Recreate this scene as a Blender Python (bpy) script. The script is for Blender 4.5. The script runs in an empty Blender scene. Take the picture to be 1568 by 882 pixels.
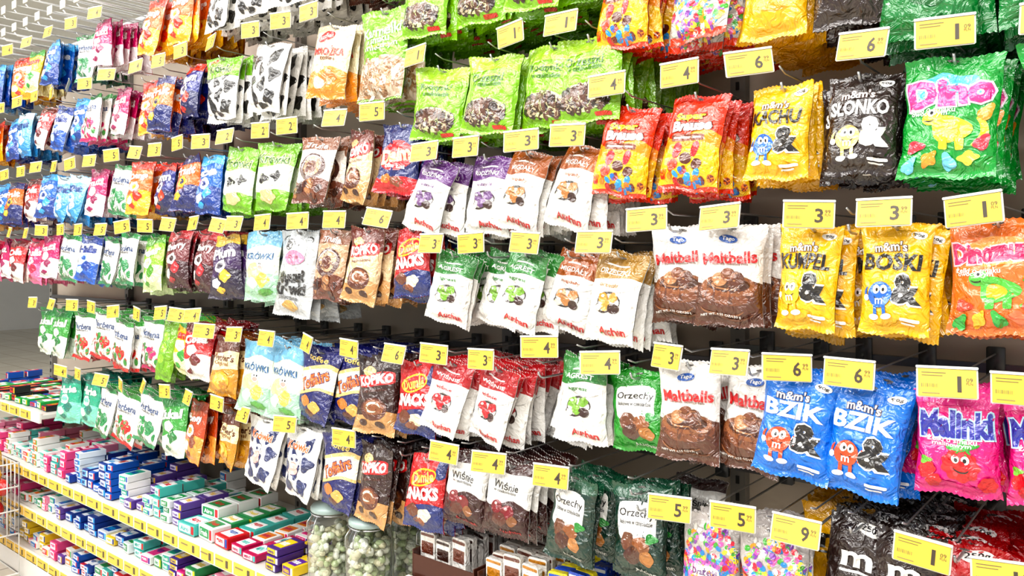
import bpy, bmesh, math, random, colorsys
from math import sin, cos, pi, exp, radians
from mathutils import noise, Vector
random.seed(7)
scene = bpy.context.scene
scene.view_settings.view_transform = 'Standard'
try: scene.view_settings.look = 'Medium High Contrast'
except Exception: pass
COL = scene.collection

# ------------------------------------------------------------------ materials
def lin(h, sat=1.0):
    h = h.lstrip('#')
    rgb = [int(h[i:i+2], 16)/255 for i in (0, 2, 4)]
    if sat != 1.0:
        a,b,c = colorsys.rgb_to_hsv(*rgb); rgb = colorsys.hsv_to_rgb(a, min(1,b*sat) if b>.12 else b, c)
    out = []
    for c in rgb:
        out.append(c/12.92 if c <= 0.04045 else ((c+0.055)/1.055)**2.4)
    return (*out, 1)
MATS = {}
def mat(col, kind='foil'):
    key = (col.upper(), kind)
    if key in MATS: return MATS[key]
    m = bpy.data.materials.new(kind+'_'+col.strip('#'))
    m.use_nodes = True
    nt = m.node_tree; b = nt.nodes['Principled BSDF']
    b.inputs['Base Color'].default_value = lin(col, 1.12)
    if kind == 'foil':
        b.inputs['Roughness'].default_value = .28
        b.inputs['Specular IOR Level'].default_value = .5
        b.inputs['Coat Weight'].default_value = 1.0
        b.inputs['Coat Roughness'].default_value = .05
        b.inputs['Coat IOR'].default_value = 1.6
        tc = nt.nodes.new('ShaderNodeTexCoord'); n = nt.nodes.new('ShaderNodeTexNoise')
        n.inputs['Scale'].default_value = 40; n.inputs['Detail'].default_value = 3
        n.inputs['Distortion'].default_value = 1.4
        bp = nt.nodes.new('ShaderNodeBump'); bp.inputs['Strength'].default_value = 1.0
        bp.inputs['Distance'].default_value = .008
        nt.links.new(tc.outputs['Object'], n.inputs['Vector'])
        nt.links.new(n.outputs['Fac'], bp.inputs['Height'])
        nt.links.new(bp.outputs['Normal'], b.inputs['Normal'])
        nt.links.new(bp.outputs['Normal'], b.inputs['Coat Normal'])
    elif kind == 'paper':
        b.inputs['Roughness'].default_value = .45
    elif kind == 'card':
        b.inputs['Roughness'].default_value = .3
    elif kind == 'metal':
        b.inputs['Metallic'].default_value = .8; b.inputs['Roughness'].default_value = .3
    elif kind == 'paint':
        tc = nt.nodes.new('ShaderNodeTexCoord'); n = nt.nodes.new('ShaderNodeTexNoise')
        n.inputs['Scale'].default_value = 3
        mx = nt.nodes.new('ShaderNodeMix'); mx.data_type = 'RGBA'
        c = lin(col)
        mx.inputs[6].default_value = (c[0]*.9, c[1]*.9, c[2]*.9, 1); mx.inputs[7].default_value = c
        nt.links.new(tc.outputs['Object'], n.inputs['Vector'])
        nt.links.new(n.outputs['Fac'], mx.inputs[0]); nt.links.new(mx.outputs[2], b.inputs['Base Color'])
        b.inputs['Roughness'].default_value = .5
    elif kind == 'emit':
        b.inputs['Emission Color'].default_value = lin(col); b.inputs['Emission Strength'].default_value = 6
    elif kind == 'glass':
        nt.nodes.remove(b)
        out = nt.nodes['Material Output']
        g = nt.nodes.new('ShaderNodeBsdfGlossy'); g.inputs['Roughness'].default_value = .05
        t = nt.nodes.new('ShaderNodeBsdfTransparent'); t.inputs['Color'].default_value = (.93, .96, .95, 1)
        lw = nt.nodes.new('ShaderNodeLayerWeight'); lw.inputs['Blend'].default_value = .3
        mx = nt.nodes.new('ShaderNodeMixShader')
        nt.links.new(lw.outputs['Facing'], mx.inputs[0]); nt.links.new(t.outputs[0], mx.inputs[1])
        nt.links.new(g.outputs[0], mx.inputs[2]); nt.links.new(mx.outputs[0], out.inputs[0])
    MATS[key] = m
    return m

# ------------------------------------------------------------------ mesh builder
class MB:
    def __init__(s): s.v=[]; s.f=[]; s.mi=[]; s.mats=[]
    def mid(s, m):
        if m not in s.mats: s.mats.append(m)
        return s.mats.index(m)
    def add(s, vs, fs, m):
        o = len(s.v); s.v += vs; i = s.mid(m)
        for f in fs: s.f.append([o+k for k in f]); s.mi.append(i)
    def spin(s, start, cx, cy, a):
        ca,sa=cos(a),sin(a)
        for i in range(start,len(s.v)):
            x,y,z=s.v[i]; x-=cx; y-=cy
            s.v[i]=(cx+x*ca-y*sa, cy+x*sa+y*ca, z)
    def mesh(s, name, smooth=True):
        me = bpy.data.meshes.new(name); me.from_pydata(s.v, [], s.f)
        for m in s.mats: me.materials.append(m)
        me.polygons.foreach_set('material_index', s.mi)
        me.polygons.foreach_set('use_smooth', [smooth]*len(s.f))
        me.update(); return me
    def box(s, cx, cy, cz, sx, sy, sz, m, ch=.0):
        x, z = sx/2, sz/2
        c = ch if ch else min(x, z)*.12
        pr = [(-x+c,-z),(x-c,-z),(x,-z+c),(x,z-c),(x-c,z),(-x+c,z),(-x,z-c),(-x,-z+c)]
        vs = [(cx+a, cy-sy/2, cz+b) for a,b in pr]+[(cx+a, cy+sy/2, cz+b) for a,b in pr]
        fs = [list(range(8)), list(range(15,7,-1))]
        for i in range(8):
            j=(i+1)%8; fs.append([j, i, i+8, j+8])
        s.add(vs, fs, m)
    def tube(s, pts, r, m, n=6):
        vs=[]; fs=[]
        P=[Vector(p) for p in pts]
        for i,p in enumerate(P):
            d=(P[min(i+1,len(P)-1)]-P[max(i-1,0)]).normalized()
            a=d.orthogonal().normalized() if abs(d.x)>.9 else d.cross(Vector((1,0,0))).normalized()
            b=d.cross(a)
            for k in range(n):
                q=p+(a*cos(2*pi*k/n)+b*sin(2*pi*k/n))*r
                vs.append(tuple(q))
        for i in range(len(P)-1):
            for k in range(n):
                j=(k+1)%n
                fs.append([i*n+k,i*n+j,(i+1)*n+j,(i+1)*n+k])
        fs.append(list(range(n))[::-1]); fs.append([(len(P)-1)*n+k for k in range(n)])
        s.add(vs,fs,m)
    def lathe(s, cx, cy, prof, m, n=24):
        vs=[];fs=[]
        for r,z in prof:
            for k in range(n): vs.append((cx+r*cos(2*pi*k/n), cy+r*sin(2*pi*k/n), z))
        for i in range(len(prof)-1):
            for k in range(n):
                j=(k+1)%n; fs.append([i*n+k,i*n+j,(i+1)*n+j,(i+1)*n+k])
        s.add(vs,fs,m)
    def ico(s, c, r, m, sc=(1,1,1), n=6, k=4):
        vs=[];fs=[]
        for i in range(k+1):
            ph=pi*i/k
            for j in range(n):
                th=2*pi*j/n
                vs.append((c[0]+r*sc[0]*sin(ph)*cos(th), c[1]+r*sc[1]*sin(ph)*sin(th), c[2]+r*sc[2]*cos(ph)))
        for i in range(k):
            for j in range(n):
                q=(j+1)%n; fs.append([i*n+j,(i+1)*n+j,(i+1)*n+q,i*n+q])
        s.add(vs,fs,m)

def obj(name, me, parent=None, loc=(0,0,0), rot=(0,0,0), sc=(1,1,1)):
    o = bpy.data.objects.new(name, me); COL.objects.link(o)
    o.location=loc; o.rotation_euler=rot; o.scale=sc
    if parent: o.parent=parent
    return o

# ------------------------------------------------------------------ text cache
TX = {}
def text_geo(s, off, fine=True):
    k=(s,off,fine)
    if k in TX: return TX[k]
    cu=bpy.data.curves.new('t','FONT'); cu.body=s; cu.resolution_u=2; cu.offset=off
    o=bpy.data.objects.new('t',cu); COL.objects.link(o)
    dg=bpy.context.evaluated_depsgraph_get(); dg.update()
    me=bpy.data.meshes.new_from_object(o.evaluated_get(dg))
    bm=bmesh.new(); bm.from_mesh(me)
    xs=[v.co.x for v in bm.verts]; ys=[v.co.y for v in bm.verts]
    x0,x1,y0,y1=min(xs),max(xs),min(ys),max(ys)
    if fine:
        nx=max(10,int(len(s)*3.2)) if len(s)<12 else len(s)
        for i in range(1,nx):
            bmesh.ops.bisect_plane(bm,geom=bm.verts[:]+bm.edges[:]+bm.faces[:],plane_co=(x0+(x1-x0)*i/nx,0,0),plane_no=(1,0,0))
        ny=8 if len(s)<12 else 2
        for i in range(1,ny):
            bmesh.ops.bisect_plane(bm,geom=bm.verts[:]+bm.edges[:]+bm.faces[:],plane_co=(0,y0+(y1-y0)*i/ny,0),plane_no=(0,1,0))
    bmesh.ops.triangulate(bm, faces=bm.faces[:])
    bm.verts.index_update()
    vs=[((v.co.x-x0)/(x1-x0),(v.co.y-y0)/(y1-y0)) for v in bm.verts]
    fs=[[v.index for v in f.verts] for f in bm.faces]
    bm.free(); bpy.data.objects.remove(o); bpy.data.curves.remove(cu); bpy.data.meshes.remove(me)
    TX[k]=(vs,fs); return TX[k]

# ------------------------------------------------------------------ art DSL
def B(c,v0,v1,amp=0,fr=1.,ph=0.,amp1=0): return ('B',c,v0,v1,amp,fr,ph,amp1)
def E(c,x,y,rx,ry,rot=0): return ('K',c,x,y,rx,ry,0,0,rot)
def K(c,x,y,rx,ry,n,a,rot=0): return ('K',c,x,y,rx,ry,n,a,rot)
def R(c,x,y,rx,ry,rot=0): return ('R',c,x,y,rx,ry,0,0,rot)
def A(c,x,y,rx,ry,a0,a1,th,rot=0): return ('A',c,x,y,rx,ry,a0,a1,th,rot)
def T(c,s,x,y,ww,hh,rot=0,ol=None,off=.02): return ('T',c,s,x,y,ww,hh,rot,ol,off)
def D(cs,n,x,y,rx,ry,sz,seed=1): return ('D',cs,n,x,y,rx,ry,sz,seed)

def draw(mb, art, w, h, S, kind='foil'):
    layer=0
    def cl(a): return max(-.985,min(.985,a))
    def polar(c,x,y,rx,ry,rfn,rot,off,n=24,rings=(.35,.7,1)):
        vs=[S(cl(x),cl(y),off)];fs=[]
        ca,sa=cos(rot),sin(rot)
        for ri in rings:
            for k in range(n):
                t=2*pi*k/n; r=rfn(t)*ri
                dx=rx*w/2*cos(t)*r; dz=ry*h/2*sin(t)*r
                ex=dx*ca-dz*sa; ez=dx*sa+dz*ca
                vs.append(S(cl(x+ex/(w/2)),cl(y+ez/(h/2)),off))
        for k in range(n):
            j=(k+1)%n; fs.append([0,1+k,1+j])
            for q in range(len(rings)-1):
                fs.append([1+q*n+k,1+(q+1)*n+k,1+(q+1)*n+j,1+q*n+j])
        mb.add(vs,fs,mat(c,kind))
    def ringset(rx,ry):
        m=max(rx,ry)
        k=1 if m<.08 else max(2,int(m*13))
        return tuple((i+1)/k for i in range(k))
    for a in art:
        layer+=1; off=.0007+layer*.00012
        t=a[0]
        if t=='B':
            _,c,v0,v1,amp,fr,ph,amp1=a
            nu=30; nv=max(2,int((v1-v0)*21))
            vs=[];fs=[]
            for j in range(nv+1):
                for i in range(nu+1):
                    u=-1+2*i/nu
                    lo=v0+amp*sin(fr*u*pi+ph); hi=v1+amp1*sin(fr*u*pi+ph)
                    vs.append(S(u,max(-1,min(1,lo+(hi-lo)*j/nv)),off))
            for j in range(nv):
                for i in range(nu):
                    p=j*(nu+1)+i; fs.append([p,p+1,p+nu+2,p+nu+1])
            mb.add(vs,fs,mat(c,kind))
        elif t=='K':
            _,c,x,y,rx,ry,n,am,rot=a
            polar(c,x,y,rx,ry,lambda q:1+am*cos(n*q),rot,off,n=max(20,n*6) if n else (14 if rx<.12 else 28), rings=ringset(rx,ry))
        elif t=='R':
            _,c,x,y,rx,ry,_n,_a,rot=a
            if kind=='paper':
                polar(c,x,y,rx,ry,lambda q:1/max(abs(cos(q)),abs(sin(q))),rot,off,n=8,rings=(1,))
            else:
                polar(c,x,y,rx,ry,lambda q:1/(abs(cos(q))**7+abs(sin(q))**7)**(1/7),rot,off,n=36,rings=ringset(rx,ry))
        elif t=='A':
            _,c,x,y,rx,ry,a0,a1,th,rot=a
            vs=[];fs=[];n=20
            for i in range(n+1):
                q=radians(a0+(a1-a0)*i/n); tt=th*sin(pi*(i+.6)/(n+1.2))**.5
                for k in (-.5,.5):
                    dx=rx*w/2*cos(q)+k*tt*w/2*cos(q); dz=ry*h/2*sin(q)+k*tt*w/2*sin(q)
                    ex=dx*cos(rot)-dz*sin(rot); ez=dx*sin(rot)+dz*cos(rot)
                    vs.append(S(cl(x+ex/(w/2)),cl(y+ez/(h/2)),off))
            for i in range(n): fs.append([2*i,2*i+1,2*i+3,2*i+2])
            mb.add(vs,fs,mat(c,kind))
        elif t=='T':
            _,c,s,x,y,ww,hh,rot,ol,of=a
            passes=[(c,of,1.0,off+.0004)]
            if ol: passes=[(ol,of+.05,1.05,off+.0001),(c,of,1.0,off+.0006)]
            for cc,o2,g,oo in passes:
                vv,ff=text_geo(s,o2,kind!='paper')
                vs=[]
                for p,q in vv:
                    dx=(p-.5)*ww*w*g; dz=(q-.5)*hh*h*(g if g==1 else g*1.08)
                    ex=dx*cos(rot)-dz*sin(rot); ez=dx*sin(rot)+dz*cos(rot)
                    vs.append(S(cl(x+ex/(w/2)),cl(y+ez/(h/2)),oo))
                mb.add(vs,ff,mat(cc,kind))
        elif t=='D':
            _,cs,n,x,y,rx,ry,sz,seed=a
            rr=random.Random(seed)
            for i in range(n):
                q=rr.uniform(0,2*pi); d=rr.random()**.5
                px=x+rx*d*cos(q)*1.15; py=y+ry*d*sin(q)*1.15
                px=max(x-rx,min(x+rx,px)); py=max(y-ry,min(y+ry,py))
                asp=rr.uniform(.6,1.0)
                polar(rr.choice(cs),px,py,sz,sz*asp*w/h,lambda t:1,rr.uniform(0,3),off+.00004*(i%8),n=9,rings=(1,))

def make_bag(name,w,h,base,art,Th=.018,var=0):
    rr=random.Random(sum(map(ord,name))+var*31)
    p1,p2,p3,p4=[rr.uniform(0,60) for _ in range(4)]
    tw=rr.uniform(-.008,.008); bow=rr.uniform(-.007,.004); c1=rr.uniform(-.010,.010); c2=rr.uniform(-.010,.010)
    cz=-(h/2-.010)
    def core(u,v,side):
        xs=1-.085*(1-v*v)
        vn=min(1,abs(v)/.87)
        P=max(0,1-abs(u)**2.4)**.6*max(0,1-vn**3)**.6
        e=exp(-((.87-abs(v))/.22)**2) if abs(v)<.87 else .2
        q=u*w*13; r=v*h*13
        n1=noise.noise(Vector((q*1.2,r*.9,p1+side)))
        n2=noise.noise(Vector((q*2.6,r*1.7,p2+side)))
        rd=1-abs(noise.noise(Vector((q*1.5+n1,r*1.0,p3+side))))*2.2
        rad=1-abs(noise.noise(Vector((u*4.8,abs(v)*1.2,p4+side+(9 if v>0 else 0)))))*2.2
        wr=(.0056*n1+.0020*n2+.0034*max(0,rd)**2)*(1-vn**4)+.0058*e*(rad-.35)
        wr*=(1-u**4)
        d=max(0,Th*P*(1-.35*v)+wr)+.0010
        z=v*h/2+cz+.0026*sin(5*u+p2)*abs(v)+.0011*cos(15*pi*u)*abs(v)**24
        x=u*w/2*xs+.0028*noise.noise(Vector((v*3,p3,u)))
        flat=tw*u*v+bow*(v*v)+ (c1 if u>0 else c2)*(u*u*max(0,v)**3) + (c2 if u>0 else c1)*(u*u*max(0,-v)**3) + .0025*noise.noise(Vector((u*3,v*3,p4)))
        return (x,d,z,flat)
    mb=MB()
    nu,nv=30,42
    G=None
    for side in (0,1):
        vs=[];fs=[]
        for j in range(nv+1):
            v=-1+2*j/nv
            for i in range(nu+1):
                u=-1+2*i/nu
                x,d,z,f=core(u,v,side*2)
                vs.append((x,f-d if side==0 else f+d*.8,z))
        if side==0: G=list(vs)
        for j in range(nv):
            for i in range(nu):
                p=j*(nu+1)+i; q=[p,p+1,p+nu+2,p+nu+1]
                fs.append(q if side==0 else q[::-1])
        mb.add(vs,fs,mat(base))
    def S(u,v,off=0):
        a=(u+1)/2*nu; b=(v+1)/2*nv
        i=max(0,min(nu-1,int(a))); j=max(0,min(nv-1,int(b))); a-=i; b-=j
        p=j*(nu+1)+i
        A0,A1,A2,A3=G[p],G[p+1],G[p+nu+1],G[p+nu+2]
        r=[(A0[k]*(1-a)+A1[k]*a)*(1-b)+(A2[k]*(1-a)+A3[k]*a)*b for k in range(3)]
        return (r[0],r[1]-off,r[2])
    art=list(art)+[E('#5A5550',0,.93,.13,.022)]
    draw(mb,art,w,h,S)
    return mb.mesh(name)

# ------------------------------------------------------------------ designs
W='#F4F1EC'; BK='#1B1716'
def buddy(c,x,y,s=1.,shoe='#FFFFFF'):
    return [A(c,x-.02*s,y+.02,.36*s,.20*s,150,215,.07*s),A(c,x+.02*s,y+.02,.36*s,.2*s,-40,25,.07*s),
        E(W,x-.36*s,y-.06,.075*s,.05*s),E(W,x+.37*s,y+.03*s,.075*s,.05*s),
        R(c,x-.12*s,y-.24*s,.045*s,.09*s),R(c,x+.12*s,y-.24*s,.045*s,.09*s),
        E(shoe,x-.16*s,y-.34*s,.13*s,.045*s),E(shoe,x+.16*s,y-.34*s,.13*s,.045*s),
        E(c,x,y,.30*s,.20*s),E(W,x-.09*s,y+.08*s,.085*s,.07*s),E(W,x+.09*s,y+.08*s,.085*s,.07*s),
        E(BK,x-.07*s,y+.075*s,.03*s,.03*s),E(BK,x+.08*s,y+.075*s,.03*s,.03*s),
        A(BK,x,y+.0,.14*s,.07*s,200,340,.03*s),T(W,'m',x,y-.10*s,.10*s,.045*s)]
def mm(txt,tc,cc,out,amp='#1B1716'):
    return [E(W,.62,.80,.22,.075),T(BK,'90g',.62,.8,.15,.035),
        T('#FFFFFF' if tc!=BK else W,"m&m's",-.12,.56,.46,.085,ol='#4A2A18'),
        T(tc,txt,-.05,.29,.84,.155,off=.035),
        T(amp,'&',.38,-.20,.42,.27,ol=W,off=.04)]+buddy(cc,-.36,-.30,1.15)+[R(W,.5,-.74,.28,.03),R(W,.45,-.81,.2,.015)]
def malt():
    return [B('#5A3422',-1,-.12,0,1,.6,.06),E('#7B4A2E',.05,-.30,.92,.30),E('#8F5C3A',0,-.22,.82,.22),E('#4A2818',.02,-.20,.66,.15),
        A('#A87A54',.02,-.20,.5,.09,20,300,.06),E('#B5835C',-.25,-.10,.24,.14),E('#5E3520',.25,-.08,.26,.15),E('#7A4628',.0,.0,.22,.13),
        A('#C79A70',-.25,-.08,.12,.07,60,200,.04),A('#9A6B48',.25,-.05,.14,.08,60,200,.04),
        A('#8A5A3A',-.1,-.6,.7,.2,190,330,.07),A('#7A4C30',.2,-.72,.6,.14,200,340,.06),
        E('#1F5FAE',-.05,.70,.26,.08),T(W,'Tago',-.05,.7,.18,.05),
        T('#C22327','Maltballs',.02,.33,.84,.12,rot=.05,off=.03),T('#6b4a3a','crispy milk chocolate balls',.0,.2,.6,.03),
        T(W,'NET WT. 4.55 OZ/130 g',-.2,-.8,.6,.03)]
def auch(c,c2,lab='DRAZETKI'):
    return [B(c,.40,1,.05,.8,.4),A('#B9B4AE',.25,.35,.7,.25,180,330,.04),T(W,lab,-.05,.56,.6,.06),R(W,0,.72,.45,.02),
        T(c,lab.lower(),-.05,.25,.42,.05),
        A('#2E2320',.05,-.12,.48,.2,-20,210,.07),A('#2E2320',-.1,-.25,.34,.12,150,340,.07),
        K(c2,-.22,-.06,.20,.12,5,.08),K(c2,.25,-.02,.2,.11,5,.08),K(c2,.02,-.22,.22,.12,4,.06),E('#3A211A',.33,-.26,.2,.11),E('#E9DFC8',-.3,-.3,.14,.07),
        E('#F4F0E8',-.25,-.02,.06,.03),T('#C92A2E','Auchan',.32,-.76,.5,.085,off=.03),E('#2F9A46',-.1,-.80,.05,.03)]
def lime(txt='Rodzynki'):
    return [B('#A6D03A',.6,1,.04,1,1),T('#2E5A14',txt,-.1,.42,.62,.11,off=.01),T('#3B6B1C','w czekoladzie',-.05,.25,.55,.06),
        A('#BCDC60',0,0,.85,.5,20,160,.06),E('#CBD6A0',0,-.45,.78,.33),
        D(['#3A231B','#4D3023','#2B1A14','#B9AB90','#5E4032','#6A4A3A'],100,0,-.47,.70,.27,.11,3),R('#D8332A',.55,-.86,.24,.045)]
def wis(c1='#7A1420',c2='#3A1512',txt='Wiśnie'):
    return [B(c2,-1,-.1,0,1,.5,.12),B(c2,.72,1),T(BK,txt,-.05,.38,.55,.11,off=.01),T('#555555','w czekoladzie',-.05,.22,.5,.04),
        K(c1,-.3,-.2,.25,.17,0,0),K(c1,.2,-.28,.27,.18,0,0),K('#5A2A1A',-.1,-.5,.3,.18,5,.06),K('#8A5A34',.42,-.5,.2,.14,4,.06),
        E('#F0C0C0',-.36,-.13,.07,.04),E('#E8B0B0',.12,-.2,.07,.04),T('#C92A2E','Auchan',.3,-.8,.45,.06)]
def orz(c='#174A34'):
    return [R(W,-.05,.22,.72,.42),B(c,.70,1),T(BK,'Orzechy',-.05,.38,.66,.11,off=.01),T('#555555','laskowe w czekoladzie',-.05,.2,.6,.05),
        K('#6B3D22',-.3,-.22,.3,.2,6,.05),K('#8A552C',.2,-.28,.32,.2,5,.05),K('#4A2818',-.1,-.5,.34,.2,4,.06),K('#B07A44',.42,-.52,.24,.16,5,.06),K('#2D8A3A',.55,-.1,.2,.1,3,.2),
        T('#E0E0D8','Auchan',.3,-.82,.4,.05)]
def kop(bg='#E9D3B0',top='#6A2E20'):
    return [B(top,.35,1,.1,.5,0,),B('#C89A66',-1,-.45,0,.7,.5,.1),K('#E9C48C',-.35,.62,.3,.14,4,.1),
        R('#C11F24',-.02,.42,.9,.17,.18),T(W,'KOPIKO',-.02,.42,.82,.13,rot=.18,off=.05),T('#5A2A18','cappuccino',.0,.13,.6,.05,rot=.15),
        E('#5A2E1C',.05,-.35,.62,.3),E('#8A5532',.05,-.30,.5,.2),A('#F2E2C8',.05,-.30,.3,.12,0,300,.1),K('#3E1D12',-.45,-.7,.2,.1,2,.1),K('#3E1D12',.4,-.74,.22,.1,2,.1)]
def cow(sp,hd=None,fc=None):
    l=[K(sp,-.6,.45,.3,.2,3,.25,.4),K(sp,.5,.55,.34,.16,4,.2,1),K(sp,-.1,.2,.24,.12,3,.3,2),K(sp,.65,.05,.26,.2,3,.25,.2),
       K(sp,-.65,-.15,.28,.16,4,.22,0),K(sp,.1,-.25,.26,.16,3,.3,1),K(sp,-.35,-.6,.34,.16,3,.25,2),K(sp,.55,-.6,.3,.2,4,.2,.5),K(sp,.1,-.84,.2,.08,3,.2)]
    if fc: l+=[E('#F3B9B0',-.05,-.2,.3,.14),E(W,-.05,.05,.26,.2),E(fc,-.16,.1,.06,.05),E(fc,.07,.1,.06,.05),E('#F3B9B0',-.05,-.08,.26,.1),T('#E8732A','Krówki',0,.5,.6,.12,ol=W)]
    if hd: l+=[B(hd,.35,1,.06,1,0),T('#24500F','Krówki',0,.62,.7,.13,ol='#E8F2B0'),R('#E6332A',-.5,.87,.25,.05)]
    return l
def karm():
    return [T(W,'Karmelki',.0,.52,.82,.12,rot=.08,off=.02),T(W,'o smaku',-.1,.33,.5,.08,rot=.08,off=.02),T(W,'mlecznym',.1,.17,.66,.08,rot=.08,off=.02),
        A('#BCDC60',0,-.1,.95,.3,10,170,.06),B('#B8A28A',-.95,-.1,0,1,.5,.08),D(['#D2C0AC','#B98E66','#8E6848','#E0D8CC','#A07850'],90,0,-.52,.9,.36,.15,5)]
def creamred():
    return [B('#E9962E',-1,-.25,0,.8,1,.1),E('#D9232B',-.3,.66,.42,.14,.3),T(W,'Auchan',-.3,.66,.34,.07,rot=.3),T('#C8372A','MROŻKA',0,.28,.8,.14,off=.04),T('#7A4A1C','toffee',0,.08,.4,.06),
        K('#F2DCA8',-.3,-.2,.3,.16,4,.1),K('#C8803A',.3,-.45,.36,.2,4,.1),K('#F7E6C0',-.2,-.62,.32,.16,3,.12)]
def truf():
    return [B('#6B3A26',-1,-.35,0,1,0,.1),B('#8A5A40',.6,1),E('#4A241A',.05,.05,.72,.42),E('#C9A382',.05,.08,.52,.30),E('#5E2E1F',.0,.05,.32,.2),A(W,.05,.05,.6,.35,30,200,.05),
        T(W,'Trufle',0,.72,.6,.09),D(['#3C1D14','#7A4A30','#B08058'],14,0,-.6,.8,.25,.2,4)]
def snack(word='SNACKS',s='Dumle'):
    return [B('#20306E',-1,-.42,0,.5,.8,.18),K('#20306E',.9,.75,.4,.3,3,.2),E('#F2C21D',-.05,.42,.70,.24,.3),E('#C41525',-.05,.42,.63,.19,.3),T('#F8E070',s,-.05,.42,.56,.15,rot=.22,off=.03),
        T(W,word,.0,-.02,.84,.17,rot=.12,off=.06),K('#6A3A22',-.3,-.5,.32,.18,4,.08),K('#F0E0C0',.3,-.55,.32,.17,5,.08),K('#8A5030',.05,-.75,.28,.12,4,.08)]
def daim():
    return [E('#C41F2C',0,.08,.86,.44,.1),T('#F7E7B0','Daim',0,.1,.72,.22,rot=.18,off=.05),T(W,'toffee bites',.05,-.22,.5,.07),B('#C41F2C',-1,-.55,0,1,0,.06),K('#C8803A',-.3,-.6,.26,.13,5,.1),K('#7A4526',.2,-.66,.3,.14,5,.1)]
def navy():
    return [B('#E9C98A',-.25,.5,.16,.6,.5,.16),B('#F4EBD8',-.15,.4,.14,.6,.5,.14),T('#E0762A','Toffairs',.0,.15,.8,.17,rot=.45,ol='#3A2060',off=.03),
        K('#C8803A',-.3,-.48,.3,.15,4,.1),K('#E8B060',.3,-.58,.32,.16,4,.1),K('#5A2E1C',0,-.76,.26,.1,4,.1),T('#F7D77A','toffee',0,.75,.5,.08)]
def krow():
    return [B('#A8CFB4',-1,-.3,0,.6,1,.1),B('#7EB6D6',.55,1,.08,.8,1),T('#2F5F8A','KRÓWKI',0,.3,.78,.12,off=.03),E('#F2DFA0',-.2,-.15,.5,.24),K('#E8C060',.3,-.4,.35,.2,4,.1),K('#FBF3D8',-.3,-.5,.3,.16,4,.1),
        E(W,.1,.02,.2,.15),E(BK,.05,.06,.035,.03),E(BK,.17,.06,.035,.03),E('#F3A9A0',.11,-.04,.13,.06),K('#5E9E4A',.4,-.75,.4,.1,7,.1)]
def muu():
    return [B('#B2B6B9',.8,1),E('#D8DADB',0,.55,.62,.27),A(BK,-.55,.78,.25,.1,60,200,.05),A(BK,.55,.78,.25,.1,-20,120,.05),K(BK,-.28,.66,.22,.13,3,.12),E(W,-.25,.64,.1,.06),E(BK,-.22,.64,.04,.03),E(W,.22,.66,.1,.06),E(BK,.2,.66,.04,.03),
        E('#D98AA6',.02,.36,.56,.17),E('#8A3A55',-.2,.38,.09,.045),E('#8A3A55',.24,.38,.09,.045),T(BK,'Muuu!',-.02,-.08,.72,.15,rot=.1,off=.05),T(BK,'Krówki',.02,-.36,.8,.14,rot=.05,off=.05),
        T('#666666','mleczne',0,-.56,.5,.05),K('#C7A05A',.1,-.76,.4,.12,4,.1)]
def wer():
    return [B('#5E2F1A',.45,1,.08,.6,0),B('#F3E2B4',-.1,.5,.08,.6,0,.08),T('#5E2F1A',"Werther's",0,.32,.86,.12,off=.03),T('#8A5A1C','Original',0,.1,.6,.09),E('#E9B23A',.1,-.45,.6,.3),E('#F7D77A',.0,-.4,.4,.18),E('#C88A1C',.3,-.6,.3,.15)]
def malin():
    return [B('#D2287C',-1,-.75),B('#E84A9A',.72,1,.03,2,0),T('#3A3C9C','Malinki',0,.36,.90,.26,rot=.05,ol='#BFE4F2',off=.05),T(W,'żelki o smaku',-.1,.07,.62,.055),T(W,'malinowym',-.1,-.03,.5,.05),
        K('#3E9C3A',.15,-.08,.34,.13,5,.35,.3),K('#D81E2C',.12,-.40,.46,.30,9,.07),D(['#F0505A','#C01420'],22,.12,-.40,.36,.22,.07,8),E(W,.02,-.28,.1,.08),E(W,.26,-.28,.1,.08),E(BK,.04,-.29,.045,.04),E(BK,.25,-.29,.045,.04),A(BK,.14,-.42,.2,.1,200,340,.04),
        K('#D81E2C',-.7,-.55,.22,.16,6,.08),K('#C01420',-.5,-.75,.2,.13,6,.08),K('#D81E2C',.75,-.72,.2,.15,6,.08),K('#7AC043',-.75,-.36,.14,.07,3,.3)]
def dino(tc,oc,body,gum,word='Dino',top='#F0D83A'):
    return [K(top,.0,.45,.75,.26,7,.08),T(tc,word,.0,.40,.90,.24,rot=.08,ol=oc,off=.06),T(W,'żelki o smaku',-.35,.12,.5,.05),T(W,'owocowym',-.4,.03,.4,.04),
        K(body,.1,-.22,.42,.22,3,.12),E(body,-.3,-.02,.22,.13,.3),K('#F3B62B',.05,-.25,.22,.13,3,.1),A(body,.4,-.25,.4,.25,-70,60,.16),E(W,-.32,.05,.08,.06),E(BK,-.31,.05,.035,.03),A(BK,-.36,-.04,.12,.05,200,340,.03),
        R(body,-.05,-.45,.09,.1),R(body,.3,-.45,.09,.1)]+[K(c,x,y,.2,.1,n,.2,r) for c,x,y,n,r in [(gum[0],-.65,-.5,3,0),(gum[1],-.3,-.72,4,1),(gum[2],.1,-.74,3,2),(gum[3],.5,-.68,4,0),(gum[0],.75,-.45,3,1),(gum[2],-.72,-.8,3,1),(gum[1],.78,.05,3,1)]]
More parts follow.
